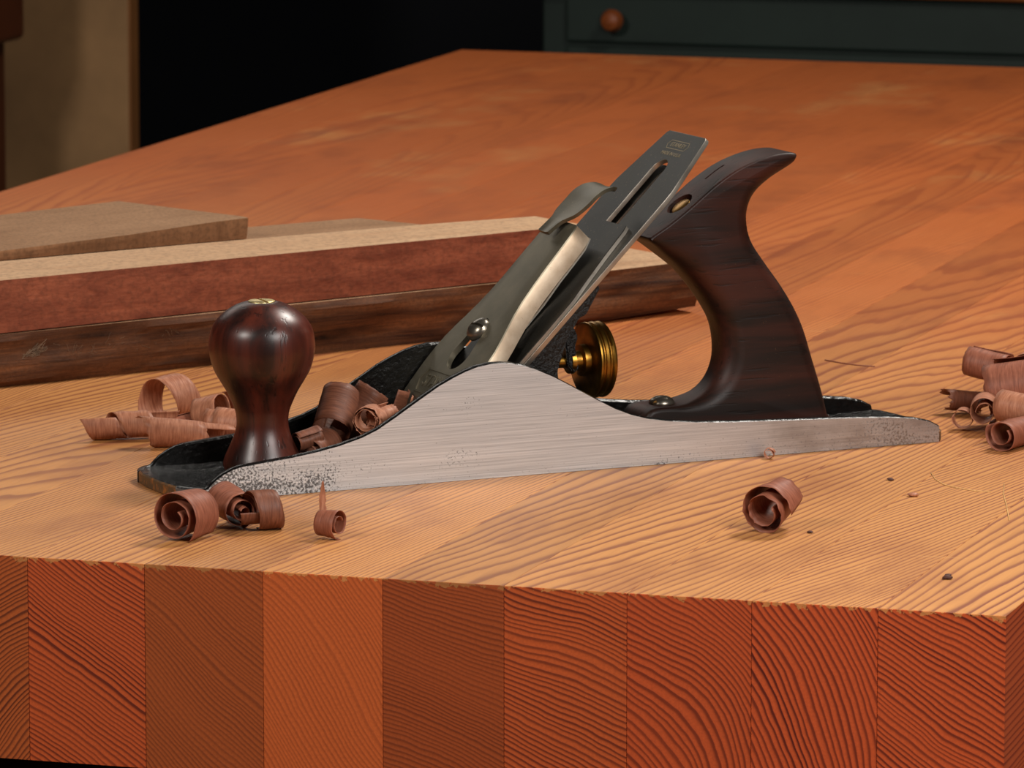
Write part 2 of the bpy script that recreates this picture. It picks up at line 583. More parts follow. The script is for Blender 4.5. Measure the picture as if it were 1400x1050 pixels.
#        pith x, spacing, pith z (mm from board centre / top), tilt x, tone (brightness, redness, contrast)
SPEC = [((-0.070, 0.0033, -0.135), 0.05, (1.00, 0.95, 1.00)),
        ((-0.160, 0.0035, -0.090), 0.20, (0.98, 1.00, 1.00)),
        ((-0.095, 0.0031, -0.115), 0.10, (0.92, 0.95, 0.85)),
        ((-0.070, 0.0031, -0.170), 0.10, (0.95, 0.70, 1.00)),
        ((-0.035, 0.0026, -0.150), 0.10, (0.66, 0.55, 0.55)),
        ((-0.120, 0.0027, -0.110), 0.08, (1.06, 0.45, 0.40)),
        ((-0.095, 0.0027, -0.130), 0.12, (0.72, 0.35, 0.55)),
        ((-0.075, 0.0029, -0.140), 0.07, (1.00, 0.80, 0.95)),
        ((0.090, 0.0024, -0.120), 0.14, (0.86, 0.30, 0.90))]
for k in range(NB):
    x1 = -k * B
    x0 = -(k + 1) * B if k < NB - 1 else -BW
    bm = box_bm(x0 + 0.00006 - (x0 + x1) / 2, x1 - 0.00006 - (x0 + x1) / 2, 0, BD, -BT, 0, 0.0002, 1)
    bmesh.ops.recalc_face_normals(bm, faces=bm.faces)
    for f in bm.faces:
        f.material_index = 1 if abs(f.normal.y) > 0.5 else 0
    me = bpy.data.meshes.new('board')
    bm.to_mesh(me)
    bm.free()
    o = new_obj('board', me, [FIR_TOP, FIR_END], bench)
    o.location = Vector(((x0 + x1) / 2, 0, 0)) - bench.location
    if k < len(SPEC):
        pi, tx, tone = SPEC[k]
    else:
        pi = (rnd.uniform(-0.12, 0.12), rnd.uniform(0.0026, 0.004), rnd.uniform(-0.16, -0.08))
        tx, tone = rnd.uniform(0, 0.2), (rnd.uniform(0.8, 1.0), rnd.random(), rnd.uniform(0.6, 1))
    pi = (pi[0] * 2.2, pi[1], pi[2] * 2.2)       # pith lies well outside the board
    o['pith'] = pi
    o['tilt'] = (tx, 1.37 * k + 0.7, rnd.uniform(-0.03, 0.03))
    o['tone'] = tone
M_FRAME = rough_wood('bench_frame_wood', (70, 36, 22), (92, 48, 28), (60, 60, 5))
for (lx, ly) in ((-0.16, 0.20), (-BW + 0.06, 0.20), (-0.16, BD - 0.30), (-BW + 0.06, BD - 0.30)):
    o = from_bm('leg', box_bm(lx, lx + 0.1, ly, ly + 0.1, FLOOR_Z, -BT, 0.003), M_FRAME, bench)
    o.location = -bench.location
o = from_bm('rail', box_bm(-BW + 0.16, -0.16, 0.215, 0.285, -BT - 0.13, -BT, 0.003), M_FRAME, bench)
o.location = -bench.location
o = from_bm('rail', box_bm(-BW + 0.16, -0.16, BD - 0.285, BD - 0.215, -BT - 0.13, -BT, 0.003), M_FRAME, bench)
o.location = -bench.location
for lx in (-0.145, -BW + 0.075):
    o = from_bm('stretcher', box_bm(lx, lx + 0.07, 0.30, BD - 0.30, FLOOR_Z + 0.12, FLOOR_Z + 0.24, 0.003), M_FRAME, bench)
    o.location = -bench.location

# ------------------------------------------------------------------ hand plane
PL = empty('hand_plane', (-0.36712, 0.12381, 0), 0.748)
tag(PL, 'iron bench hand plane with rosewood knob and tote and steel blade, standing on the workbench', 'hand plane')
PWID = 63.5

CHEEK = [(13.3, 5.2), (15, 7.0), (17.1, 8.8), (20.3, 10.7), (23.8, 12.3), (27.7, 13.3), (34.3, 14.0), (40.4, 14.6), (51.0, 15.6),
         (61.6, 17.1), (71.3, 18.9), (81.0, 21.5), (87.8, 24.2), (95.6, 28.6), (105.4, 34.5), (115.3, 40.3), (122, 43.4),
         (127.3, 45.5), (132.3, 47.0), (138.3, 47.9), (143.5, 48.0), (147.9, 47.5), (152.8, 46.4), (158.6, 44.5), (167.1, 40.7),
         (175.8, 36.0), (186.1, 30.3), (195.0, 25.6), (202.8, 22.4), (210.5, 20.2), (220.1, 18.5), (233.8, 17.0), (249.5, 16.0),
         (284.1, 14.6), (306.1, 13.8), (324.1, 12.8), (336.8, 11.4), (344.3, 9.6), (349.0, 7.2)]


def plan_half(n=14):
    """half outline of the sole (v measured from the centre line), toe to heel"""
    pts = []
    for i in range(n + 1):                   # toe nose then corner
        a = i / n
        v = 31.75 * math.sin(a * math.pi / 2)
        u = 2.3 + 11.5 * (1 - math.cos(a * math.pi / 2)) ** 1.35
        pts.append((u, v))
    us = [c[0] for c in CHEEK if c[0] > 14.5]
    for u in us:
        pts.append((u, 31.75))
    pts += [(350.6, 31.0), (352.2, 28.5), (353.6, 22), (354.6, 12), (355, 0)]
    return pts


def sole_bm():
    half = plan_half()
    outline = [(u, 31.75 - v) for u, v in half] + [(u, 31.75 + v) for u, v in reversed(half[1:-1])]
    bm = bmesh.new()
    lay = []
    for z, inset in ((0.0, 0.7), (0.5, 0.3), (4.4, 0.3), (5.0, 0.8)):
        ring = []
        for (u, v) in outline:
            du, dv = u - 177, v - 31.75
            ku = (abs(du) - inset) / abs(du) if abs(du) > 1 else 1
            kv = (abs(dv) - inset) / abs(dv) if abs(dv) > 1 else 1
            ring.append(bm.verts.new((MM * (177 + du * ku), MM * (31.75 + dv * kv), MM * z)))
        lay.append(ring)
    n = len(outline)
    for a, b in zip(lay, lay[1:]):
        for i in range(n):
            f = bm.faces.new((a[i], a[(i + 1) % n], b[(i + 1) % n], b[i]))
            f.material_index = 1 if outline[i][0] < 20 or outline[i][0] > 345 else 2
    bm.faces.new(lay[0]).material_index = 2
    bm.faces.new(lay[-1]).material_index = 0
    return bm


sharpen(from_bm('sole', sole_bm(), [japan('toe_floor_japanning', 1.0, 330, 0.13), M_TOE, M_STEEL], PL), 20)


def cheek_bm(side):
    """side wall following the sole outline. side=-1 near (v=0), +1 far"""
    half = [(u, v) for u, v in plan_half(20) if v > 20 and u < 349.5]
    th = 3.8
    bm = bmesh.new()
    rows = []
    for i, (u, v) in enumerate(half):
        a, b = half[max(i - 1, 0)], half[min(i + 1, len(half) - 1)]
        t = Vector((b[0] - a[0], b[1] - a[1])).normalized()
        nrm = Vector((-t.y, t.x))            # outward (towards larger v)
        if nrm.y < 0:
            nrm = -nrm
        h = interp(CHEEK, u)
        if u < 16:
            h = 4.9 + max(0, (v - 21) / 10.75) ** 1.6 * (interp(CHEEK, max(u, 13.3)) - 4.9)
        h = max(h, 5.05)
        rows.append([(0, 0.15), (0, h - 0.5), (-0.7, h), (-th + 0.9, h), (-th, h - 0.8), (-th - 0.2, 4.9), (-th - 0.2, 0.4)])
        rows[-1] = [(u + nrm.x * d, v + nrm.y * d, z) for d, z in rows[-1]]
    vs_ = [[bm.verts.new((MM * p[0], MM * (31.75 + side * p[1]), MM * p[2])) for p in r] for r in rows]
    m = len(vs_[0])
    for a, b in zip(vs_, vs_[1:]):
        for j in range(m):
            f = bm.faces.new((a[j], a[(j + 1) % m], b[(j + 1) % m], b[j]))
            f.material_index = 1 if j == 0 else 0
    bm.faces.new(vs_[0]).material_index = 0
    bm.faces.new(vs_[-1]).material_index = 1
    return bm


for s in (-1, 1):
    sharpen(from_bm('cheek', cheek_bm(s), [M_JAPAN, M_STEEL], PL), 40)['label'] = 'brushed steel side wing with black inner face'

# front knob
prof = [(15.2, 5.0), (15.9, 6.4), (16.1, 8.5), (15.2, 11.5), (13.4, 15.5), (11.6, 19.8), (10.6, 24.3), (10.9, 28.8), (12.1, 32.5), (14.6, 37.9),
        (17.3, 42.4), (19.8, 47.0), (21.3, 52.4), (21.7, 56.9), (20.9, 62.6), (18.7, 66.8), (15.2, 70.3), (11.0, 73.0), (7.2, 74.4), (5.6, 74.6)]
fine = []
for i in range(len(prof) - 1):
    p0, p1, p2, p3 = (Vector(prof[min(max(i + k - 1, 0), len(prof) - 1)]) for k in range(4))
    for j in range(4):
        t = j / 4
        fine.append(0.5 * ((2 * p1) + (p2 - p0) * t + (2 * p0 - 5 * p1 + 4 * p2 - p3) * t * t + (3 * p1 - p0 - 3 * p2 + p3) * t ** 3))
fine.append(Vector(prof[-1]))
KN = (50.6 * MM, 31.75 * MM, 0)
knob = from_bm('knob', lathe_bm([(p.x * MM, p.y * MM) for p in fine], 64), M_KNOB, PL, True)
knob.location = KN
kn = lathe_bm([(5.6 * MM, 73.6 * MM), (5.6 * MM, 74.7 * MM), (5.2 * MM, 75.1 * MM), (2.0 * MM, 75.3 * MM)], 32)
nut = sharpen(from_bm('brass_nut', kn, M_BRASS_L, knob), 60)
boolean(nut, box_bm(-0.0007, 0.0007, -0.01, 0.01, 0.0747, 0.08))

# rear tote
SH = [  # u, z, edge rounding
    (217.5, 5.2, 0.6), (218.2, 10, 1.5), (219.6, 15, 2.5), (222.0, 18.6, 2.5), (226, 19.9, 2.5), (233, 20.0, 2.5), (239.7, 20.4, 4), (248.9, 23.4, 7),
    (254.8, 28.5, 9), (258.3, 35.9, 9.5), (258.8, 44.0, 9.5), (257.1, 52.3, 9.5), (253.2, 59.6, 9.5), (247.1, 68.2, 9.5), (239.5, 76.7, 9),
    (232.0, 83.0, 7), (225.6, 88.2, 4), (222.4, 90.4, 2.5), (221.6, 92.0, 1.8), (223.4, 93.0, 1.2), (232, 98.0, 1.0), (241, 104.2, 1.0), (247, 108.8, 1.0),
    (252.6, 112.9, 1.0), (261.5, 118.2, 1.0), (270.2, 121.7, 1.0), (279, 123.9, 1.0), (286, 124.6, 1.2), (290.3, 124.2, 2), (291.2, 122.4, 3),
    (289.4, 119.3, 5), (280.6, 113.6, 8), (274.2, 108.4, 9), (271.1, 103.2, 9.5), (270.1, 96.7, 9.5), (272.2, 88.1, 9.5), (278.8, 78.4, 9.5), (286.6, 68.2, 9.5),
    (293.0, 58.3, 9.5), (297.7, 48.5, 9.5), (301.6, 35.7, 8.5), (304.9, 23.1, 6), (306.8, 12, 3), (307.3, 5.2, 0.6)]


def tote_bm():
    pts = catmull([Vector(p) for p in SH], 4)
    n = len(pts)
    nrm = []
    for i in range(n):
        t = (pts[(i + 1) % n] - pts[i - 1]).xy
        t.normalize()
        nrm.append(Vector((t.y, -t.x)))
    # outline is clockwise or not: make normals point outwards
    area = sum(pts[i].x * pts[(i + 1) % n].y - pts[(i + 1) % n].x * pts[i].y for i in range(n))
    sg = 1 if area > 0 else -1
    H = 11.5
    bm = bmesh.new()
    rings = []
    steps = [(-1, th) for th in range(0, 91, 15)] + [(1, th) for th in range(90, -1, -15)]
    for side, th in steps:
        a = math.radians(th)
        ring = []
        for p, nn in zip(pts, nrm):
            r = max(0.4, p.z)
            ins = r * (1 - math.sin(a)) * 0.85
            w = H - r * (1 - math.cos(a))
            q = p.xy - nn * sg * ins
            ring.append(bm.verts.new((q.x * MM, (32.0 + side * w) * MM, max(q.y, 5.05) * MM)))
        rings.append(ring)
    for a, b in zip(rings, rings[1:]):
        for i in range(n):
            try:
                bm.faces.new((a[i], a[(i + 1) % n], b[(i + 1) % n], b[i]))
            except ValueError:
                pass
    for ring in (rings[0], rings[-1]):
        bm.faces.new(ring)
    return bm


tote = from_bm('tote', tote_bm(), M_TOTE, PL, True)
AX = Vector((-0.6, 0, 0.8)).normalized()         # direction of the tote bolt, square to the upper face
TC = Vector((241.0, 32.0, 104.3))


def cyl_along(c, ax, prof, seg=28):
    bm = lathe_bm([(r * MM, h * MM) for r, h in prof], seg)
    q = Vector((0, 0, 1)).rotation_difference(Vector(ax)).to_matrix().to_4x4()
    bmesh.ops.transform(bm, matrix=Matrix.Translation(Vector(c) * MM) @ q, verts=bm.verts)
    return bm


boolean(tote, cyl_along(TC, AX, [(6.2, -2.6), (6.2, 6)], 36))
sharpen(tote, 50)
sharpen(from_bm('brass_nut', cyl_along(TC, AX, [(4.6, -3.2), (4.6, -1.2), (4.2, -0.9), (1.0, -0.7)]), M_BRASS, tote), 60)
TCK = Vector((266.5, 32.0, 120.5))
AXK = Vector((-0.42, 0, 0.9)).normalized()
# age crack in the upper face
qk = AXK.to_track_quat('Z', 'Y').to_matrix().to_4x4()
cb = box_bm(-0.0055, 0.0055, -0.0006, 0.0006, -0.0012, 0.003)
ang = Matrix.Translation(Vector((258.5, 34.5, 117.0)) * MM) @ Matrix.Rotation(math.atan2(5.2, 9), 4, 'Y').inverted() @ Matrix.Rotation(0.10, 4, 'Z')
bmesh.ops.transform(cb, matrix=ang, verts=cb.verts)
boolean(tote, cb)
sharpen(tote, 50)
fs = from_bm('toe_screw', cyl_along((233, 32, 19.7), (0, 0, 1), [(5.6, 0), (5.5, 0.9), (4.6, 2.3), (2.8, 3.3), (0.8, 3.6)]), M_SCREW, tote, True)
boolean(fs, box_bm(0.2265, 0.2395, 0.0314, 0.0326, 0.0222, 0.026))

# blade, chipbreaker, lever cap: frame on the 45 degree bed
S2 = math.sqrt(0.5)
BEDM = Matrix(((0, S2, -S2, 0), (-1, 0, 0, 0), (0, S2, S2, 0), (0, 0, 0, 1)))   # local x = -v, y = up the slope, z = normal
N0 = -111.5 * S2


def bed(x, y, z):
    return BEDM @ Vector((x * MM, y * MM, (N0 + z) * MM))


def bed_mesh(me):
    """mesh drawn in mm: x across (towards the near side), y up the slope, z above blade face"""
    for v in me.vertices:
        v.co = bed(*v.co)
    return me


VC = -32.4     # centre line of the iron in local x


def arc(cx, cy, r, a0, a1, n=10):
    return [(cx + r * math.cos(math.radians(a0 + (a1 - a0) * i / n)), cy + r * math.sin(math.radians(a0 + (a1 - a0) * i / n))) for i in range(n + 1)]


def taper_plate(name, y0, y1, ytap, hw, hwt, thick, z, slot, rc=1.2):
    out = [(VC - hw, y0), (VC + hw, y0), (VC + hw, ytap - 4), (VC + hw - 0.4, ytap), (VC + hwt + 0.2, y1 - rc), (VC + hwt - rc, y1),
           (VC - hwt + rc, y1), (VC - hwt - 0.2, y1 - rc), (VC - hw + 0.4, ytap), (VC - hw, ytap - 4)]
    loops = [out]
    if slot:
        a, b, r = slot
        loops.append(arc(VC, b - r, r, 0, 180, 12) + arc(VC, a + r, r, 180, 360, 12))
    me = curve_plate(name, loops, thick, 0.18)
    for v in me.vertices:
        v.co.z += z
    return me


me = taper_plate('blade', 80.5, 267.5, 239, 26.0, 17.6, 2.1, -2.1, (150, 253, 5.6))
blade = new_obj('blade', bed_mesh(me), [M_BLADE, M_EDGE], PL)
me.update()
nb = BEDM.to_3x3() @ Vector((0, 0, 1))
for p in me.polygons:
    p.material_index = 0 if abs(p.normal.dot(nb)) > 0.9 else 1
blade['label'] = 'dark steel blade with tapered slotted top'

# letters stamped into the blade
for body, y, wid, size in (('STANLEY', 261.0, 13.2, 3.1), ('MADE IN U.S.A.', 256.2, 17.5, 2.5)):
    tm = text_mesh(body, size, 0.05, wid)
    for v in tm.vertices:
        v.co = bed(v.co.x + VC + 0.3, v.co.y + y, 0.03 + v.co.z)
    new_obj('stamped_lettering', tm, M_STAMP, blade)


def outline_strip(pts, w, h, z, fn):
    """raised line along closed pts"""
    bm = bmesh.new()
    n = len(pts)
    for i in range(n):
        a, b = Vector(pts[i]), Vector(pts[(i + 1) % n])
        d = (b - a).normalized() * (w / 2)
        s = Vector((-d.y, d.x))
        q = [a - d - s, b + d - s, b + d + s, a - d + s]
        lo = [bm.verts.new(fn(p.x, p.y, z)) for p in q]
        hi = [bm.verts.new(fn(p.x, p.y, z + h)) for p in q]
        bm.faces.new(hi)
        for j in range(4):
            bm.faces.new((lo[j], lo[(j + 1) % 4], hi[(j + 1) % 4], hi[j]))
    return bm


bx = [(VC - 7.8, 258.9), (VC + 8.0, 258.9), (VC + 9.4, 261.0), (VC + 8.0, 263.1), (VC - 7.8, 263.1), (VC - 9.2, 261.0)]
from_bm('stamped_frame', outline_strip(bx, 0.32, 0.06, 0.0, bed), M_STAMP, blade)

# chipbreaker: bent plate lying on the blade
CH = [(83, 0.3, 25.6, 0.6), (87, 2.6, 25.6, 1.2), (93, 3.6, 25.6, 1.6), (103, 3.2, 25.6, 1.7), (125, 2.0, 25.6, 1.8), (160, 1.9, 25.6, 1.8), (176, 1.9, 25.2, 1.8),
      (186, 1.9, 23.0, 1.8), (200, 1.9, 20.4, 1.8), (214, 1.9, 18.6, 1.8), (216.6, 1.9, 17.4, 1.8)]


def strip_bm(rows, fn, cx):
    """rows: (y, z_top, half width, thickness)"""
    bm = bmesh.new()
    R = []
    for y, zt, hw, th in rows:
        ring = [(-hw, zt - th), (-hw, zt - 0.25), (-hw + 0.25, zt), (hw - 0.25, zt), (hw, zt - 0.25), (hw, zt - th)]
        R.append([bm.verts.new(fn(cx + x, y, z)) for x, z in ring])
    for a, b in zip(R, R[1:]):
        for j in range(6):
            f = bm.faces.new((a[j], a[(j + 1) % 6], b[(j + 1) % 6], b[j]))
            f.material_index = 1 if j in (0, 4) else 0
    bm.faces.new(R[0])
    bm.faces.new(R[-1])
    return bm


sharpen(from_bm('chipbreaker', strip_bm(CH, bed, VC), [M_BLADE, M_EDGE], PL), 30)

# lever cap: rows of (s, height of face, half width, flange depth)
LC = [(89, 4.6, 26.0, 1.0), (92, 6.4, 26.1, 2.6), (98, 8.4, 26.1, 4.6), (105, 10.0, 26.1, 6.0), (114, 11.3, 26.0, 6.6), (124, 12.3, 26.0, 7.0), (132, 12.9, 25.6, 7.2), (138, 13.3, 24.6, 7.4),
      (144, 13.7, 22.6, 7.6), (150, 14.1, 20.2, 7.8), (156, 14.5, 18.0, 8.0), (163, 14.9, 16.2, 8.2), (171, 15.3, 15.0, 8.4), (180, 15.8, 14.3, 8.6),
      (190, 16.2, 13.7, 8.8), (197, 16.5, 13.2, 8.8), (201, 16.6, 12.4, 8.8), (203.2, 16.3, 10.6, 8.4)]


def lever_cap_bm():
    bm = bmesh.new()
    R = []
    for y, zt, hw, d in LC:
        b = 0.7
        wall = 1.7
        ring = [(-hw, zt - d), (-hw, zt - b), (-hw + b * 0.3, zt - b * 0.3), (-hw + b, zt), (-hw * 0.45, zt + 0.25), (0, zt + 0.35), (hw * 0.45, zt + 0.25), (hw - b, zt), (hw - b * 0.3, zt - b * 0.3), (hw, zt - b), (hw, zt - d),
                (hw - wall, zt - d), (hw - wall, zt - min(2.2, d * 0.9)), (-hw + wall, zt - min(2.2, d * 0.9)), (-hw + wall, zt - d)]
        R.append([bm.verts.new(bed(VC + x, y, z)) for x, z in ring])
    m = len(R[0])
    for a, b in zip(R, R[1:]):
        for j in range(m):
            f = bm.faces.new((a[j], a[(j + 1) % m], b[(j + 1) % m], b[j]))
            f.material_index = 1 if j in (0, 9) else 0
    bm.faces.new(R[0])
    bm.faces.new(R[-1])
    return bm


cap = from_bm('lever_cap', lever_cap_bm(), [M_CAP, M_FLANGE], PL)
# keyhole for the cap screw
kh = []
for i in range(37):
    a = math.radians(10 * i)
    pass
key = arc(VC, 132.0, 7.6, 160, 380, 20) + arc(VC, 146.0, 5.0, 15, 165, 10)
bm = bmesh.new()
lo = [bm.verts.new(bed(x, y, 6)) for x, y in key]
hi = [bm.verts.new(bed(x, y, 20)) for x, y in key]
bm.faces.new(lo)
bm.faces.new(hi)
for i in range(len(key)):
    bm.faces.new((lo[i], lo[(i + 1) % len(key)], hi[(i + 1) % len(key)], hi[i]))
boolean(cap, bm)
sharpen(cap, 32)
cap['label'] = 'grey nickel lever cap with keyhole and pale worn flanges'


def on_cap(x, y, z):
    return bed(x, y, interp([(r[0], r[1]) for r in LC], y) + 0.3 + z)


# raised maker's panel near the toe of the cap
fr = [(VC - 15.5, 111.0), (VC + 15.5, 111.0), (VC + 18.5, 116.5), (VC + 15.5, 122.0), (VC - 15.5, 122.0), (VC - 18.5, 116.5)]
from_bm('cast_frame', outline_strip(fr, 0.9, 0.45, -0.1, on_cap), M_CAP, cap)
tm = text_mesh('STANLEY', 8.6, 0.25, 28)
for v in tm.vertices:
    v.co = on_cap(v.co.x + VC, v.co.y + 116.5, v.co.z + 0.15)
new_obj('cast_lettering', tm, M_CAP, cap)

# cam lever: curled thumb tab
TAB = [(178.0, 96.2, 4.5), (183.0, 100.0, 5.2), (185.5, 101.5, 6.6), (188.6, 103.6, 9.4), (193.4, 107.5, 10.6), (197.3, 111.0, 10.8), (201.4, 113.2, 10.5), (205.2, 113.9, 9.6), (207.6, 113.6, 8.2), (208.8, 112.8, 6.4)]


def tab_bm():
    bm = bmesh.new()
    R = []
    fin = []
    for i in range(len(TAB) - 1):
        p0, p1, p2, p3 = (Vector(TAB[min(max(i + k - 1, 0), len(TAB) - 1)]) for k in range(4))
        for j in range(4):
            t = j / 4
            fin.append(0.5 * ((2 * p1) + (p2 - p0) * t + (2 * p0 - 5 * p1 + 4 * p2 - p3) * t * t + (3 * p1 - p0 - 3 * p2 + p3) * t ** 3))
    fin.append(Vector(TAB[-1]))
    for i, p in enumerate(fin):
        a, b = fin[max(i - 1, 0)], fin[min(i + 1, len(fin) - 1)]
        t = Vector((b.x - a.x, b.y - a.y)).normalized()
        n = Vector((-t.y, t.x))
        ring = []
        for x, th in ((-1, 0), (-0.5, 0), (0, 0), (0.5, 0), (1, 0), (1, -1.5), (0.5, -1.5), (0, -1.5), (-0.5, -1.5), (-1, -1.5)):
            q = Vector((p.x, p.y)) + n * (th + 0.6 * (x * x - 0.5))
            ring.append(bm.verts.new((q.x * MM, (32.6 + x * p.z) * MM, q.y * MM)))
        R.append(ring)
    for a, b in zip(R, R[1:]):
        for j in range(10):
            bm.faces.new((a[j], a[(j + 1) % 10], b[(j + 1) % 10], b[j]))
    bm.faces.new(R[0])
    bm.faces.new(R[-1])
    return bm


lever = sharpen(from_bm('cam_lever', tab_bm(), M_LEVER, cap), 50)
# cam block and spring under the cap head
cam_block = box_bm(-8.5, 8.5, -7, 7, -4, 4, 1.5, 3)
for v in cam_block.verts:
    v.co = bed(VC + v.co.x, 194 + v.co.y, 8.6 + v.co.z)
from_bm('cam', cam_block, M_CAP, lever)
SPR = [(150, 4.2, 9, 0.8), (158, 3.0, 9, 0.8), (170, 3.4, 9, 0.8), (182, 4.6, 9, 0.8), (190, 5.0, 9, 0.8), (199, 5.6, 9, 0.8), (204, 7.0, 8.5, 0.8)]
sharpen(from_bm('spring', strip_bm(SPR, bed, VC), [M_FLANGE, M_EDGE], cap), 40)

# lever cap screw
SN = BEDM.to_3x3() @ Vector((0, 0, 1))
sc = [(2.6, -8.0), (2.6, -0.6), (5.6, -0.3), (5.7, 0.9), (5.0, 2.4), (3.2, 3.7), (1.0, 4.3)]
screw = from_bm('cap_screw', cyl_along(bed(VC, 145.0, 13.6) / MM, SN, sc, 36), M_SCREW, PL, True)
sb = box_bm(-0.008, 0.008, -0.0006, 0.0006, -0.0012, 0.004)
for v in sb.verts:
    p = v.co / MM
    v.co = bed(VC + 0.35 * p.x * 0 + p.x * math.cos(0.2) - p.y * math.sin(0.2), 145 + p.x * math.sin(0.2) + p.y * math.cos(0.2), 13.6 + 3.4 + p.z)
boolean(screw, sb)
sharpen(screw, 40)

# frog: rough casting under the iron
FR = [(116.5, 5.0), (118.5, 4.6), (196, 4.6), (196, 9), (184, 12), (175.5, 24), (173, 41), (177.5, 54), (183, 62.6), (186, 63.6), (192.6, 74.6), (191.0, 76.0), (188.2, 74.0)]


def prism_bm(poly, v0, v1, bev=0.0):
    bm = bmesh.new()
    a = [bm.verts.new((u * MM, v0 * MM, z * MM)) for u, z in poly]
    b = [bm.verts.new((u * MM, v1 * MM, z * MM)) for u, z in poly]
    bm.faces.new(a)
    bm.faces.new(b)
    n = len(poly)
    for i in range(n):
        bm.faces.new((a[i], a[(i + 1) % n], b[(i + 1) % n], b[i]))
    bmesh.ops.recalc_face_normals(bm, faces=bm.faces)
    if bev:
        bmesh.ops.bevel(bm, geom=bm.edges[:], offset=bev * MM, segments=2, affect='EDGES')
    return bm


sharpen(from_bm('frog', prism_bm(FR, 8.2, 56.6, 0.5), M_FROG, PL), 50)
# lateral lever behind the slot of the blade
LL = [(176, -3.3, 4.6, 1.2), (200, -3.3, 4.9, 1.2), (236, -3.3, 5.3, 1.2), (246, -3.5, 5.3, 1.3), (253, -4.6, 5.0, 1.3)]
sharpen(from_bm('lateral_lever', strip_bm(LL, bed, -41.6), [M_BLADE, M_EDGE], PL), 40)
# yoke (Y lever) with its boss
YK = [(184.5, 57.5), (189.5, 56.2), (191.8, 51.5), (190.4, 47.5), (191.6, 42.5), (192.4, 38.0), (189.6, 36.4), (187.0, 40), (186.4, 45), (185.6, 50), (181.5, 55)]
sharpen(from_bm('yoke', prism_bm(YK, 27.5, 36.5, 0.6), M_FROG, PL), 50)
# adjusting wheel
WH = [(2.6, -26.0), (2.6, -12.6), (5.2, -12.4), (5.4, -10.6), (4.2, -10.2), (4.2, -7.4), (6.6, -7.0), (6.8, -4.6), (9.5, -4.2), (15.0, -4.6), (15.8, -4.2), (16.0, -3.6), (15.6, -2.6), (15.0, -2.3),
      (15.0, -1.9), (15.6, -1.6), (16.0, -0.6), (15.6, 0.4), (15.0, 0.7), (15.0, 1.1), (15.6, 1.4), (16.0, 2.2), (15.8, 3.0), (15.2, 3.4), (12.5, 3.2), (6, 2.6), (3, 3.6), (1, 3.8)]
sharpen(from_bm('adjusting_wheel', cyl_along((201.5, 32, 40.8), (1, 0, 0), WH, 64), M_BRASS, PL), 40)['label'] = 'grooved brass depth adjusting wheel'

# ------------------------------------------------------------------ lumber stack
LA = math.atan2(0.80141, 0.59811)
LO = Vector((-0.5476, 0.3748, 0))
LXV, LNV = Vector((math.cos(LA), math.sin(LA), 0)), Vector((-math.sin(LA), math.cos(LA), 0))


def lumber(name, stations, mats, label, cat='lumber', group='boards stacked behind the plane', rough=0.0, seed=1, face_mat=None):
    """stations: (t, front_bottom n, z0, front_top n, z1, back n, back z1). length along t (mm)"""
    r = random.Random(seed)
    fine_ = []
    for a, b in zip(stations, stations[1:]):
        k = max(1, int((b[0] - a[0]) / 5))
        for j in range(k):
            fine_.append([a[q] + (b[q] - a[q]) * j / k for q in range(7)])
    fine_.append(list(stations[-1]))
    bm = bmesh.new()
    R = []
    for i, (t, fb, z0, ft, z1, bk, zb) in enumerate(fine_):
        ring = []
        M = 9
        for j in range(M):                    # front face, bottom to top
            q = j / (M - 1)
            d = 0
            if rough and 0 < j < M - 1:
                d = rough * (noise.noise(Vector((t * 0.012, q * 2.2, seed * 9.1))) + 0.5 * noise.noise(Vector((t * 0.05, q * 5, seed * 3.3))))
                d -= rough * 0.7 * math.sin(q * math.pi) ** 0.5
            ring.append((t, fb + (ft - fb) * q + d, z0 + (z1 - z0) * q))
        ring.append((t, bk, zb))
        ring.append((t, bk, z0))
        R.append([bm.verts.new(Vector(p) * MM) for p in ring])
    m = len(R[0])
    for a, b in zip(R, R[1:]):
        for j in range(m):
            f = bm.faces.new((a[j], a[(j + 1) % m], b[(j + 1) % m], b[j]))
            f.material_index = 1 if j < 8 else 0
    for ring in (R[0], R[-1]):
        bm.faces.new(ring).material_index = 2 if len(mats) > 2 else 1
    o = from_bm(name, bm, mats)
    o.location = LO
    o.rotation_euler = (0, 0, LA)
    sharpen(o, 30)
    tag(o, label, cat, group)
    return o


M_PALE = rough_wood('pale_sawn_wood', (206, 170, 134), (180, 138, 104), (5, 40, 40), 1.0, 0.8)
M_RED = rough_wood('red_brown_sawn_wood', (156, 88, 62), (108, 54, 38), (26, 70, 110), 1.5, 0.8, 380, 0.0012)
M_BARK = rough_wood('waney_bark_edge', (116, 70, 40), (50, 27, 17), (7, 60, 160), 1.6, 0.7, 500, 0.0015, third=(32, 19, 13))
M_BEIGE = rough_wood('weathered_beige_wood', (168, 130, 98), (136, 100, 72), (8, 30, 30), 1.0, 0.85, 600, 0.0006)
M_BEIGE_E = rough_wood('weathered_beige_sawn_edge', (156, 110, 76), (122, 84, 56), (110, 20, 5), 1.2, 0.85, 500, 0.0006)

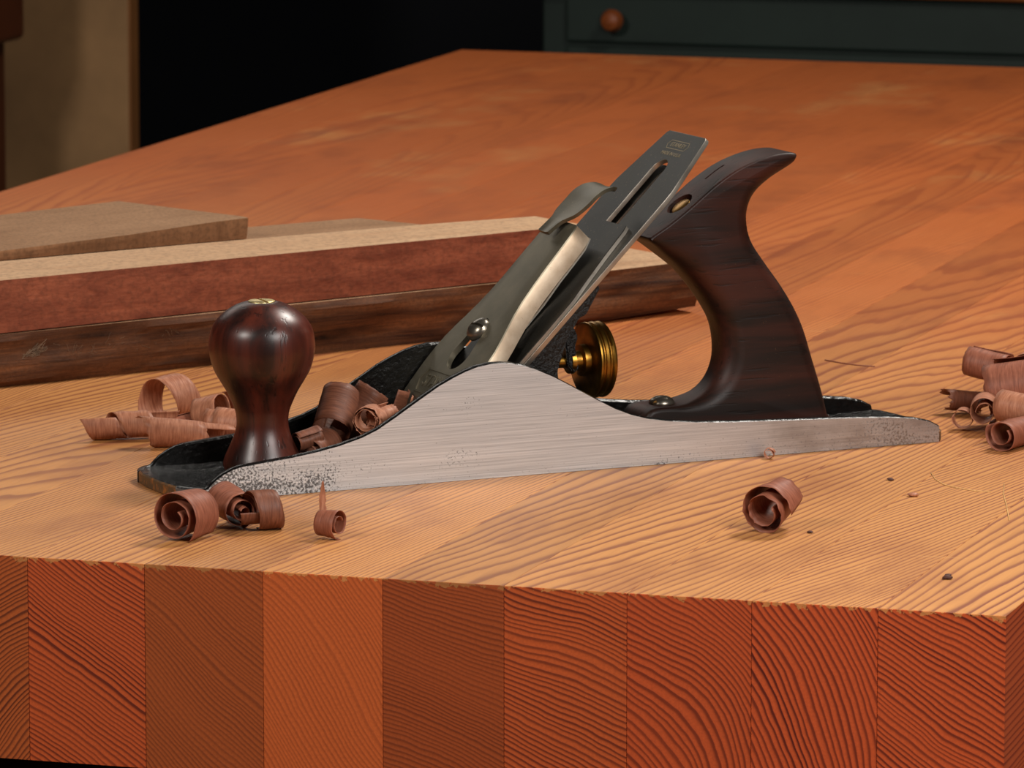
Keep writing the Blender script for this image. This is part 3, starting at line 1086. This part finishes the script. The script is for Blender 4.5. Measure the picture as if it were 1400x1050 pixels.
slab = lumber('waney_edge_slab', [(-160, 2, 0, -1, 24.4, 128, 24.4), (0, 2, 0, -1, 24.4, 128, 24.4), (180, 2, 0, -1, 25.0, 126, 24.6), (300, 2, 0, 0, 25.2, 118, 24.8), (345, 3, 1.2, 1, 25.6, 100, 25.2), (398, 6, 3.0, 4, 25.8, 70, 25.6)],
              [M_PALE, M_BARK, M_BARK], 'dark waney-edged slab lying on the bench at the bottom of the stack', rough=3.6, seed=3)
lumber('red_brown_batten', [(-160, -1.2, 24.9, -0.6, 49.0, 55, 49.0), (0, -1.2, 25.2, -0.6, 49.0, 54.5, 49.0), (140, 0.5, 25.5, 0, 49.0, 53, 49.0), (265, 0.5, 25.8, 0, 49.0, 48, 49.0), (326, 1, 26.0, 0, 49.2, 40, 49.2)],
       [M_PALE, M_RED, M_RED], 'reddish brown squared batten with pale top lying on the dark slab', rough=0.25, seed=8)
lumber('beige_plank', [(-160, 57, 24.9, 57, 46.8, 107, 46.8), (100, 57, 25.3, 57, 46.8, 107, 46.8), (262, 57, 25.6, 57, 47.0, 99, 47.0), (273, 57, 25.6, 57, 47.0, 62, 47.0)],
       [M_BEIGE, M_BEIGE_E], 'weathered beige plank lying behind the reddish brown batten', seed=4)
lumber('short_beige_offcut', [(-150, 66, 47.2, 65, 49.6, 140, 51.5), (30, 68, 47.2, 68, 51.2, 146, 55.0), (110, 67, 47.2, 66, 54.0, 148, 57.0), (156, 66, 47.2, 65, 56.6, 149, 58.0), (175, 65, 47.2, 63.5, 57.4, 68, 57.6)],
       [M_BEIGE, M_BEIGE_E], 'short thick beige offcut lying on top of the beige plank', rough=0.3, seed=6)

# ------------------------------------------------------------------ shavings
def curl_mesh(r0, r1, turns, width, adv=0.0, cone=0.0, start=0.0, fray=0.03, wob=0.06, seed=0, thick=0.22, taper=0.0):
    """ribbon rolled round local x. mm."""
    rr = random.Random(seed)
    n = max(16, int(turns * 44))
    m = 9
    off = rr.uniform(0, 50)
    bm = bmesh.new()
    G = []
    for i in range(n + 1):
        t = i / n
        th = start + t * turns * 2 * math.pi
        r = r0 + (r1 - r0) * t
        r *= 1 + wob * noise.noise(Vector((th * 0.8, off, 1.3)))
        wd = width * (1 - taper * max(0, (t - 0.6) / 0.4))
        fr = [1 + fray * (noise.noise(Vector((th * 3.1, off, s * 7.7))) + 0.8 * noise.noise(Vector((th * 19, off, s * 3.1)))) for s in (1, 2)]
        row = []
        for j in range(m):
            q = j / (m - 1) - 0.5
            x = q * wd * (fr[0] if q < 0 else fr[1])
            k = r * (1 + cone * q) + 0.35 * noise.noise(Vector((q * 3, th * 1.3, off)))
            row.append(bm.verts.new((MM * (x + adv * (t - 0.5)), MM * k * math.cos(th), MM * k * math.sin(th))))
        G.append(row)
    for a, b in zip(G, G[1:]):
        for j in range(m - 1):
            bm.faces.new((a[j], a[j + 1], b[j + 1], b[j]))
    bmesh.ops.recalc_face_normals(bm, faces=bm.faces)
    bmesh.ops.solidify(bm, geom=bm.faces[:], thickness=thick * MM)
    bmesh.ops.recalc_face_normals(bm, faces=bm.faces)
    me = bpy.data.meshes.new('wood_shaving')
    bm.to_mesh(me)
    bm.free()
    return me


def shaving(label, pos, az, tilt, mat, floor=None, group='wood shavings', roll=0.0, **kw):
    """az: direction of the curl's axis, degrees from the photographer's right; tilt: degrees up"""
    me = curl_mesh(**kw)
    o = new_obj('wood_shaving', me, M_SHAVE[mat], None, True)
    Rm = Matrix.Rotation(CAM_YAW + math.radians(az), 4, 'Z') @ Matrix.Rotation(-math.radians(tilt), 4, 'Y') @ Matrix.Rotation(math.radians(roll), 4, 'X')
    o.rotation_euler = Rm.to_euler()
    z = pos[2]
    if floor is not None:
        z = floor - min((Rm @ v.co).z for v in me.vertices)
    o.location = (pos[0], pos[1], z)
    tag(o, label, 'wood shaving', group)
    return o


GF, GL, GR, GT = 'curls in front of the toe', 'ribbons behind the toe', 'pile of curls beside the heel', 'curls caught in the throat'
# in front of the plane
shaving('largest scroll-like shaving with nested coils in front of the plane toe', (-0.3375, 0.056, 0), 62, 0, 1, 0.0, GF, r0=3.0, r1=10.6, turns=2.3, width=19, seed=1, start=2.2, cone=-0.12)
shaving('middle coil of the three shavings touching the plane toe', (-0.3285, 0.0835, 0), 118, 6, 1, 0.0, GF, r0=2.0, r1=8.4, turns=2.6, width=17, seed=2, start=0.6, cone=0.1, adv=5)
shaving('small open tube with a torn tail leaning on the coils at the toe', (-0.3160, 0.0800, 0), 20, 0, 2, 0.0, GF, r0=5.6, r1=8.6, turns=1.3, width=10, seed=3, start=-3.1, fray=0.06, adv=9)
s_small = shaving('tiny tube shaving with an upright splinter in front of the cheek', (-0.2835, 0.0705, 0), -32, 0, 1, 0.0, GF, r0=2.4, r1=5.9, turns=1.7, width=9, seed=4, start=0.4, cone=0.15)
shaving('cone-shaped shaving lying alone on the bare bench before the tote', (-0.1240, 0.1400, 0), 58, 14, 1, 0.0, GF, r0=4.0, r1=9.6, turns=2.1, width=20, seed=5, start=2.6, cone=-0.35, fray=0.12, taper=0.3)
shaving('minute ringlet of wood touching the steel cheek below the tote', (-0.1690, 0.2985, 0), 75, 0, 0, 0.0, GF, r0=1.6, r1=2.6, turns=1.3, width=3, seed=6, start=1.0)
# left, behind the toe
shaving('left-most helical ribbon trailing over the bench behind the toe', (-0.4415, 0.2640, 0), 6, 2, 0, 0.0, GL, r0=6.0, r1=5.4, turns=1.75, width=15, seed=7, start=2.4, fray=0.05, adv=28)
shaving('tall open loop of ribbon standing up behind the toe', (-0.4385, 0.3020, 0), 32, 8, 0, 0.0, GL, r0=10.5, r1=9.0, turns=1.2, width=12, seed=9, start=-2.3, adv=19, wob=0.15)
shaving('flat folded ribbon resting against the far toe rim', (-0.4120, 0.2530, 0), 4, -3, 0, 0.0, GL, r0=6.2, r1=5.0, turns=1.25, width=26, seed=10, start=0.9, fray=0.06, adv=16, cone=-0.25)
shaving('wide cuff-like ribbon band behind the knob', (-0.4075, 0.2800, 0), -38, 14, 0, 0.0, GL, r0=8.4, r1=9.4, turns=1.3, width=14, seed=11, start=-0.6, adv=18)
shaving('tight roll half hidden behind the knob foot', (-0.3960, 0.2700, 0), -22, -4, 0, 0.0, GL, r0=5.5, r1=7.4, turns=1.6, width=22, seed=12, start=0.3, adv=8)
shaving('narrow stub of ribbon under the tall open loop', (-0.4240, 0.2790, 0), 25, 10, 1, 0.0, GL, r0=3.6, r1=4.2, turns=1.2, width=11, seed=31, start=0.3)
shaving('upper ribbon curl peeping out behind the knob waist', (-0.4060, 0.3110, 0), 30, 35, 0, 0.0, GL, r0=8.5, r1=9.5, turns=1.1, width=14, seed=13, start=0.2, adv=10)
# right pile
shaving('topmost tube of the pile, pointing away from the heel', (-0.1090, 0.4420, 0.0215), -28, -8, 1, None, GR, r0=4.5, r1=7.4, turns=2.0, width=19, seed=14, start=1.0)
shaving('rounded roll at the back of the pile', (-0.0960, 0.4700, 0.0185), 70, 0, 0, None, GR, r0=3.5, r1=6.6, turns=1.8, width=22, seed=15)
shaving('broadest sheet rolled over the middle of the pile', (-0.0850, 0.4080, 0), -14, 10, 1, 0.004, GR, r0=10.5, r1=13.2, turns=1.2, width=30, seed=16, start=0.2, fray=0.1, adv=5)
shaving('dark frayed scrap sticking out of the pile towards the heel', (-0.1190, 0.4370, 0), 20, -8, 2, 0.0, GR, r0=5.5, r1=4.0, turns=0.7, width=17, seed=17, start=0.4, fray=0.4)
shaving('double-scrolled curl at the near corner of the pile', (-0.0985, 0.3900, 0), 82, 4, 0, 0.003, GR, r0=3.4, r1=7.2, turns=1.7, width=13, seed=18, start=0.0)
shaving('small ring curl beside the double-scrolled curl', (-0.1085, 0.3935, 0), 78, 0, 0, 0.001, GR, r0=4.2, r1=4.4, turns=0.95, width=7, seed=19, start=0.6)
shaving('smooth tube lying across the near side of the pile', (-0.0760, 0.3760, 0.0135), -34, -4, 0, None, GR, r0=4.5, r1=7.6, turns=1.9, width=27, seed=20, start=0.8)
shaving('lowest open tube at the foot of the pile', (-0.0780, 0.3560, 0), 58, 0, 1, 0.0, GR, r0=3.4, r1=7.6, turns=1.7, width=22, seed=21, start=2.4)


def pw(u, v, z):
    return PL.matrix_basis @ Vector((u * MM, v * MM, z * MM))


bpy.context.view_layer.update()
TH = 0.0051
shaving('curl nearest the knob foot inside the throat', pw(74.5, 30, 0), 60, 8, 2, TH, GT, r0=3.2, r1=8.2, turns=1.7, width=14, seed=22, start=1.5, cone=0.2)
shaving('tall rounded shaving standing behind the curl by the knob', pw(86, 38, 25.5), 75, 40, 2, None, GT, r0=7.5, r1=9.0, turns=1.1, width=20, seed=23, start=-0.8)
shaving('brown folded shaving in the middle of the throat', pw(98, 42, 24.5), 20, 55, 2, None, GT, r0=6.5, r1=8.0, turns=0.9, width=22, seed=24, start=0.6)
shaving('upright flat flake against the far wing in the throat', pw(106.5, 48, 25), 15, 70, 2, None, GT, r0=12, r1=14, turns=0.22, width=22, seed=25, start=3.6)
shaving('bright frizzy ringlet at the mouth of the throat', pw(93, 20, 24.5), 75, 0, 0, None, GT, r0=3.8, r1=6.4, turns=2.2, width=9, seed=26, start=2.6, fray=0.3, wob=0.2)
shaving('crumpled light curl beside the frizzy ringlet', pw(99, 19, 26.0), 40, 10, 0, None, GT, r0=2.4, r1=4.8, turns=2.0, width=10, seed=27, start=1.0, fray=0.4, wob=0.3)
shaving('slim upright strip leaning on the lever cap toe', pw(103, 14, 28.5), 0, 78, 0, None, GT, r0=5, r1=6, turns=0.16, width=14, seed=28, start=4.4)
shaving('scrap of shaving tucked against the knob foot', pw(69, 27, 0), 30, 12, 2, 0.0125, GT, r0=2.6, r1=4.4, turns=1.4, width=11, seed=29)

# upright splinter that belongs to the tiny tube
sp = curl_mesh(r0=30, r1=31, turns=0.068, width=2.4, seed=41, fray=0.5, taper=0.8, start=-0.05)
spo = new_obj('splinter', sp, M_SHAVE[0], s_small, True)
spo.matrix_parent_inverse = Matrix.Identity(4)
bpy.context.view_layer.update()
wm = Matrix.Translation(Vector((-0.2875, 0.0735, 0.0095))) @ Matrix.Rotation(CAM_YAW + 0.1, 4, 'Z') @ Matrix.Rotation(math.radians(-6), 4, 'X') @ Matrix.Translation(Vector((0, -0.0305, 0)))
wm = Matrix.Translation(Vector((-0.2875, 0.0735, 0.0085))) @ Matrix.Rotation(CAM_YAW + 0.1, 4, 'Z') @ Matrix.Rotation(math.radians(90), 4, 'Y') @ Matrix.Rotation(math.radians(90), 4, 'Z') @ Matrix.Identity(4)
wm = Matrix.Translation(Vector((-0.2875, 0.0735, 0.0105))) @ Matrix.Rotation(CAM_YAW + 0.1, 4, 'Z') @ Matrix.Translation(Vector((0, -0.0305, 0)))
spo.matrix_basis = s_small.matrix_basis.inverted() @ wm

# crumbs of wood dropped on the bench
M_CRUMB = plain('crumb_dark', (86, 40, 24), 0.7, 0.3, 300)
for i, (x, y, s, lab) in enumerate([(-0.1082, 0.2628, 1.1, 'dark crumb of wood on the bench between cheek and lone curl'),
                                    (-0.0365, 0.0620, 1.5, 'largest dark crumb near the front corner of the bench'),
                                    (-0.0375, 0.0675, 1.0, 'small dark crumb behind the largest crumb near the corner'),
                                    (-0.1092, 0.1381, 0.9, 'dark speck of wood just beside the cone-shaped shaving'),
                                    (-0.0905, 0.2291, 1.6, 'pale flake of wood on the bare bench off the heel')]):
    bm = bmesh.new()
    bmesh.ops.create_icosphere(bm, subdivisions=2, radius=s * MM)
    for v in bm.verts:
        v.co *= 1 + 0.5 * noise.noise(v.co * 900 + Vector((i * 9, 0, 0)))
        v.co.z *= 0.55
        v.co.x *= 1.4
    zmin = min(v.co.z for v in bm.verts)
    o = from_bm('wood_crumb', bm, M_CRUMB if i < 4 else M_SHAVE[0], None, True)
    o.location = (x, y, -zmin)
    tag(o, lab, 'crumb', 'crumbs on the bench')

# fine fibres lying on the bench
def tube_bm(pts, r, seg=5):
    bm = bmesh.new()
    R = []
    for i, p in enumerate(pts):
        t = (Vector(pts[min(i + 1, len(pts) - 1)]) - Vector(pts[max(i - 1, 0)])).normalized()
        q = t.to_track_quat('Z', 'Y').to_matrix()
        R.append([bm.verts.new(Vector(p) + q @ Vector((r * math.cos(2 * math.pi * j / seg), r * math.sin(2 * math.pi * j / seg), 0))) for j in range(seg)])
    for a_, b_ in zip(R, R[1:]):
        for j in range(seg):
            bm.faces.new((a_[j], a_[(j + 1) % seg], b_[(j + 1) % seg], b_[j]))
    bm.faces.new(R[0])
    bm.faces.new(R[-1])
    return bm


M_FIBRE = plain('pale_fibre', (226, 176, 110), 0.7, 0.1, 200)
for lab, mt, r, P_ in [('long pale curved wood fibre lying on the bench off the heel', M_FIBRE, 0.20, [(-0.0964, 0.2848), (-0.091, 0.2701), (-0.085, 0.2593), (-0.0774, 0.2527), (-0.0687, 0.2483), (-0.0627, 0.2485)]),
                       ('short pale straight wood fibre near the right edge of the bench', M_FIBRE, 0.20, [(-0.0618, 0.2684), (-0.0568, 0.245), (-0.0497, 0.2193), (-0.0414, 0.1879)]),
                       ('thin brown wood sliver on the bench behind the heel', M_SHAVE[1], 0.30, [(-0.2146, 0.5662), (-0.2053, 0.5599), (-0.1965, 0.5557), (-0.1878, 0.5539)])]:
    c0 = Vector((P_[0][0], P_[0][1], 0))
    o = from_bm('wood_fibre', tube_bm([Vector((x, y, r * MM)) - c0 for x, y in P_], r * MM), mt, None, True)
    o.location = c0
    tag(o, lab, 'wood fibre', 'fibres on the bench')

# web of dust and fibres clinging to the slab's bark edge
rw = random.Random(12)
bm = bmesh.new()
for i in range(95):
    big = i < 70
    t0, z0 = (rw.uniform(5, 22), 0) if big else (rw.uniform(24, 95), 0)
    z0 = 7.5 + (t0 - 5) * 0.55 + rw.uniform(-2.5, 2.5) if big else rw.uniform(12, 19)
    ln, an = (rw.uniform(5, 10), rw.uniform(0.1, 0.9)) if big else (rw.uniform(2, 6), rw.uniform(-1.4, 1.4))
    pts = []
    for k in range(5):
        q = k / 4
        tt = t0 + math.cos(an) * ln * (q - 0.5) + rw.uniform(-0.4, 0.4)
        zz_ = z0 + math.sin(an) * ln * (q - 0.5) + rw.uniform(-0.4, 0.4)
        pts.append(Vector((tt, -1.5 + rw.uniform(-0.5, 0.5), max(3, min(22, zz_)))) * MM)
    t_ = tube_bm(pts, (0.13 if big else 0.06) * MM, 4)
    tmp = bpy.data.meshes.new('t')
    t_.to_mesh(tmp)
    t_.free()
    bm.from_mesh(tmp)
    bpy.data.meshes.remove(tmp)
web = from_bm('dusty_cobweb', bm, plain('web_dust', (128, 100, 76), 0.9, 0.3, 300), slab)
web['label'] = 'dusty grey cobweb clinging to the bark edge'

# ------------------------------------------------------------------ background furniture
CY = 2.60
cab = tag(empty('drawer_cabinet', (-0.435, CY + 0.22, FLOOR_Z)), 'dark green painted drawer cabinet with small round wooden knobs behind the bench', 'cabinet')
M_GREEN = plain('dark_green_paint', (40, 55, 48), 0.55, 0.18, 14)
M_KNOBW = plain('turned_wood_knob', (176, 92, 44), 0.4, 0.2, 80)
M_TOPW = plain('cabinet_top_wood', (170, 96, 46), 0.5, 0.2, 20)


def kid(name, bm, mat, parent, origin):
    o = from_bm(name, bm, mat, parent)
    if parent.type == 'EMPTY':
        o.location = -Vector(origin)
    return o


CO = cab.location
X0, X1, ZT = -0.985, 0.115, -0.022
kid('body', box_bm(X0, X1, CY, CY + 0.44, FLOOR_Z, ZT, 0.002), M_GREEN, cab, CO)
kid('top', box_bm(X0 - 0.01, X1 + 0.01, CY - 0.015, CY + 0.45, ZT, ZT + 0.022, 0.003), M_TOPW, cab, CO)
zt = ZT - 0.003
for h in (0.044, 0.06, 0.08, 0.1, 0.12, 0.14, 0.16):
    d = kid('drawer', box_bm(X0 + 0.022, X1 - 0.022, CY - 0.006, CY, zt - h + 0.003, zt - 0.001, 0.002), M_GREEN, cab, CO)
    for kx in (-0.918, 0.048):
        kb = lathe_bm([(0.0045, 0), (0.0045, -0.008), (0.0085, -0.012), (0.0095, -0.018), (0.007, -0.024), (0.002, -0.026)], 24, 'y', (kx, CY - 0.006, zt - h * 0.47))
        kid('knob', kb, M_KNOBW, d, CO)
    zt -= h

M_TAN = plain('plywood_panel', (204, 156, 106), 0.6, 0.18, 9)
M_TANE = plain('plywood_edge_band', (190, 124, 70), 0.5, 0.15, 12)
M_ORW = plain('orange_brown_cabinet_wood', (120, 62, 34), 0.5, 0.2, 10)
pan = tag(empty('plywood_panel', (-1.52, CY + 0.06, FLOOR_Z)), 'tall pale plywood panel with banded edge standing upright behind the bench', 'panel')
kid('panel', box_bm(-1.70, -1.374, CY + 0.05, CY + 0.07, FLOOR_Z, 0.75, 0.001), M_TAN, pan, pan.location)
kid('edge_band', box_bm(-1.374, -1.372, CY + 0.05, CY + 0.07, FLOOR_Z, 0.75, 0.0005), M_TANE, pan, pan.location)
st = tag(empty('wooden_chest', (-1.60, CY - 0.19, FLOOR_Z)), 'orange brown wooden chest with overhanging rounded upper case before the plywood panel', 'chest')
kid('lower_case', box_bm(-1.76, -1.417, CY - 0.26, CY - 0.12, FLOOR_Z, -0.066, 0.003), M_ORW, st, st.location)
kid('upper_case', box_bm(-1.78, -1.3986, CY - 0.27, CY - 0.12, -0.066, 0.55, 0.006, 4), M_ORW, st, st.location)
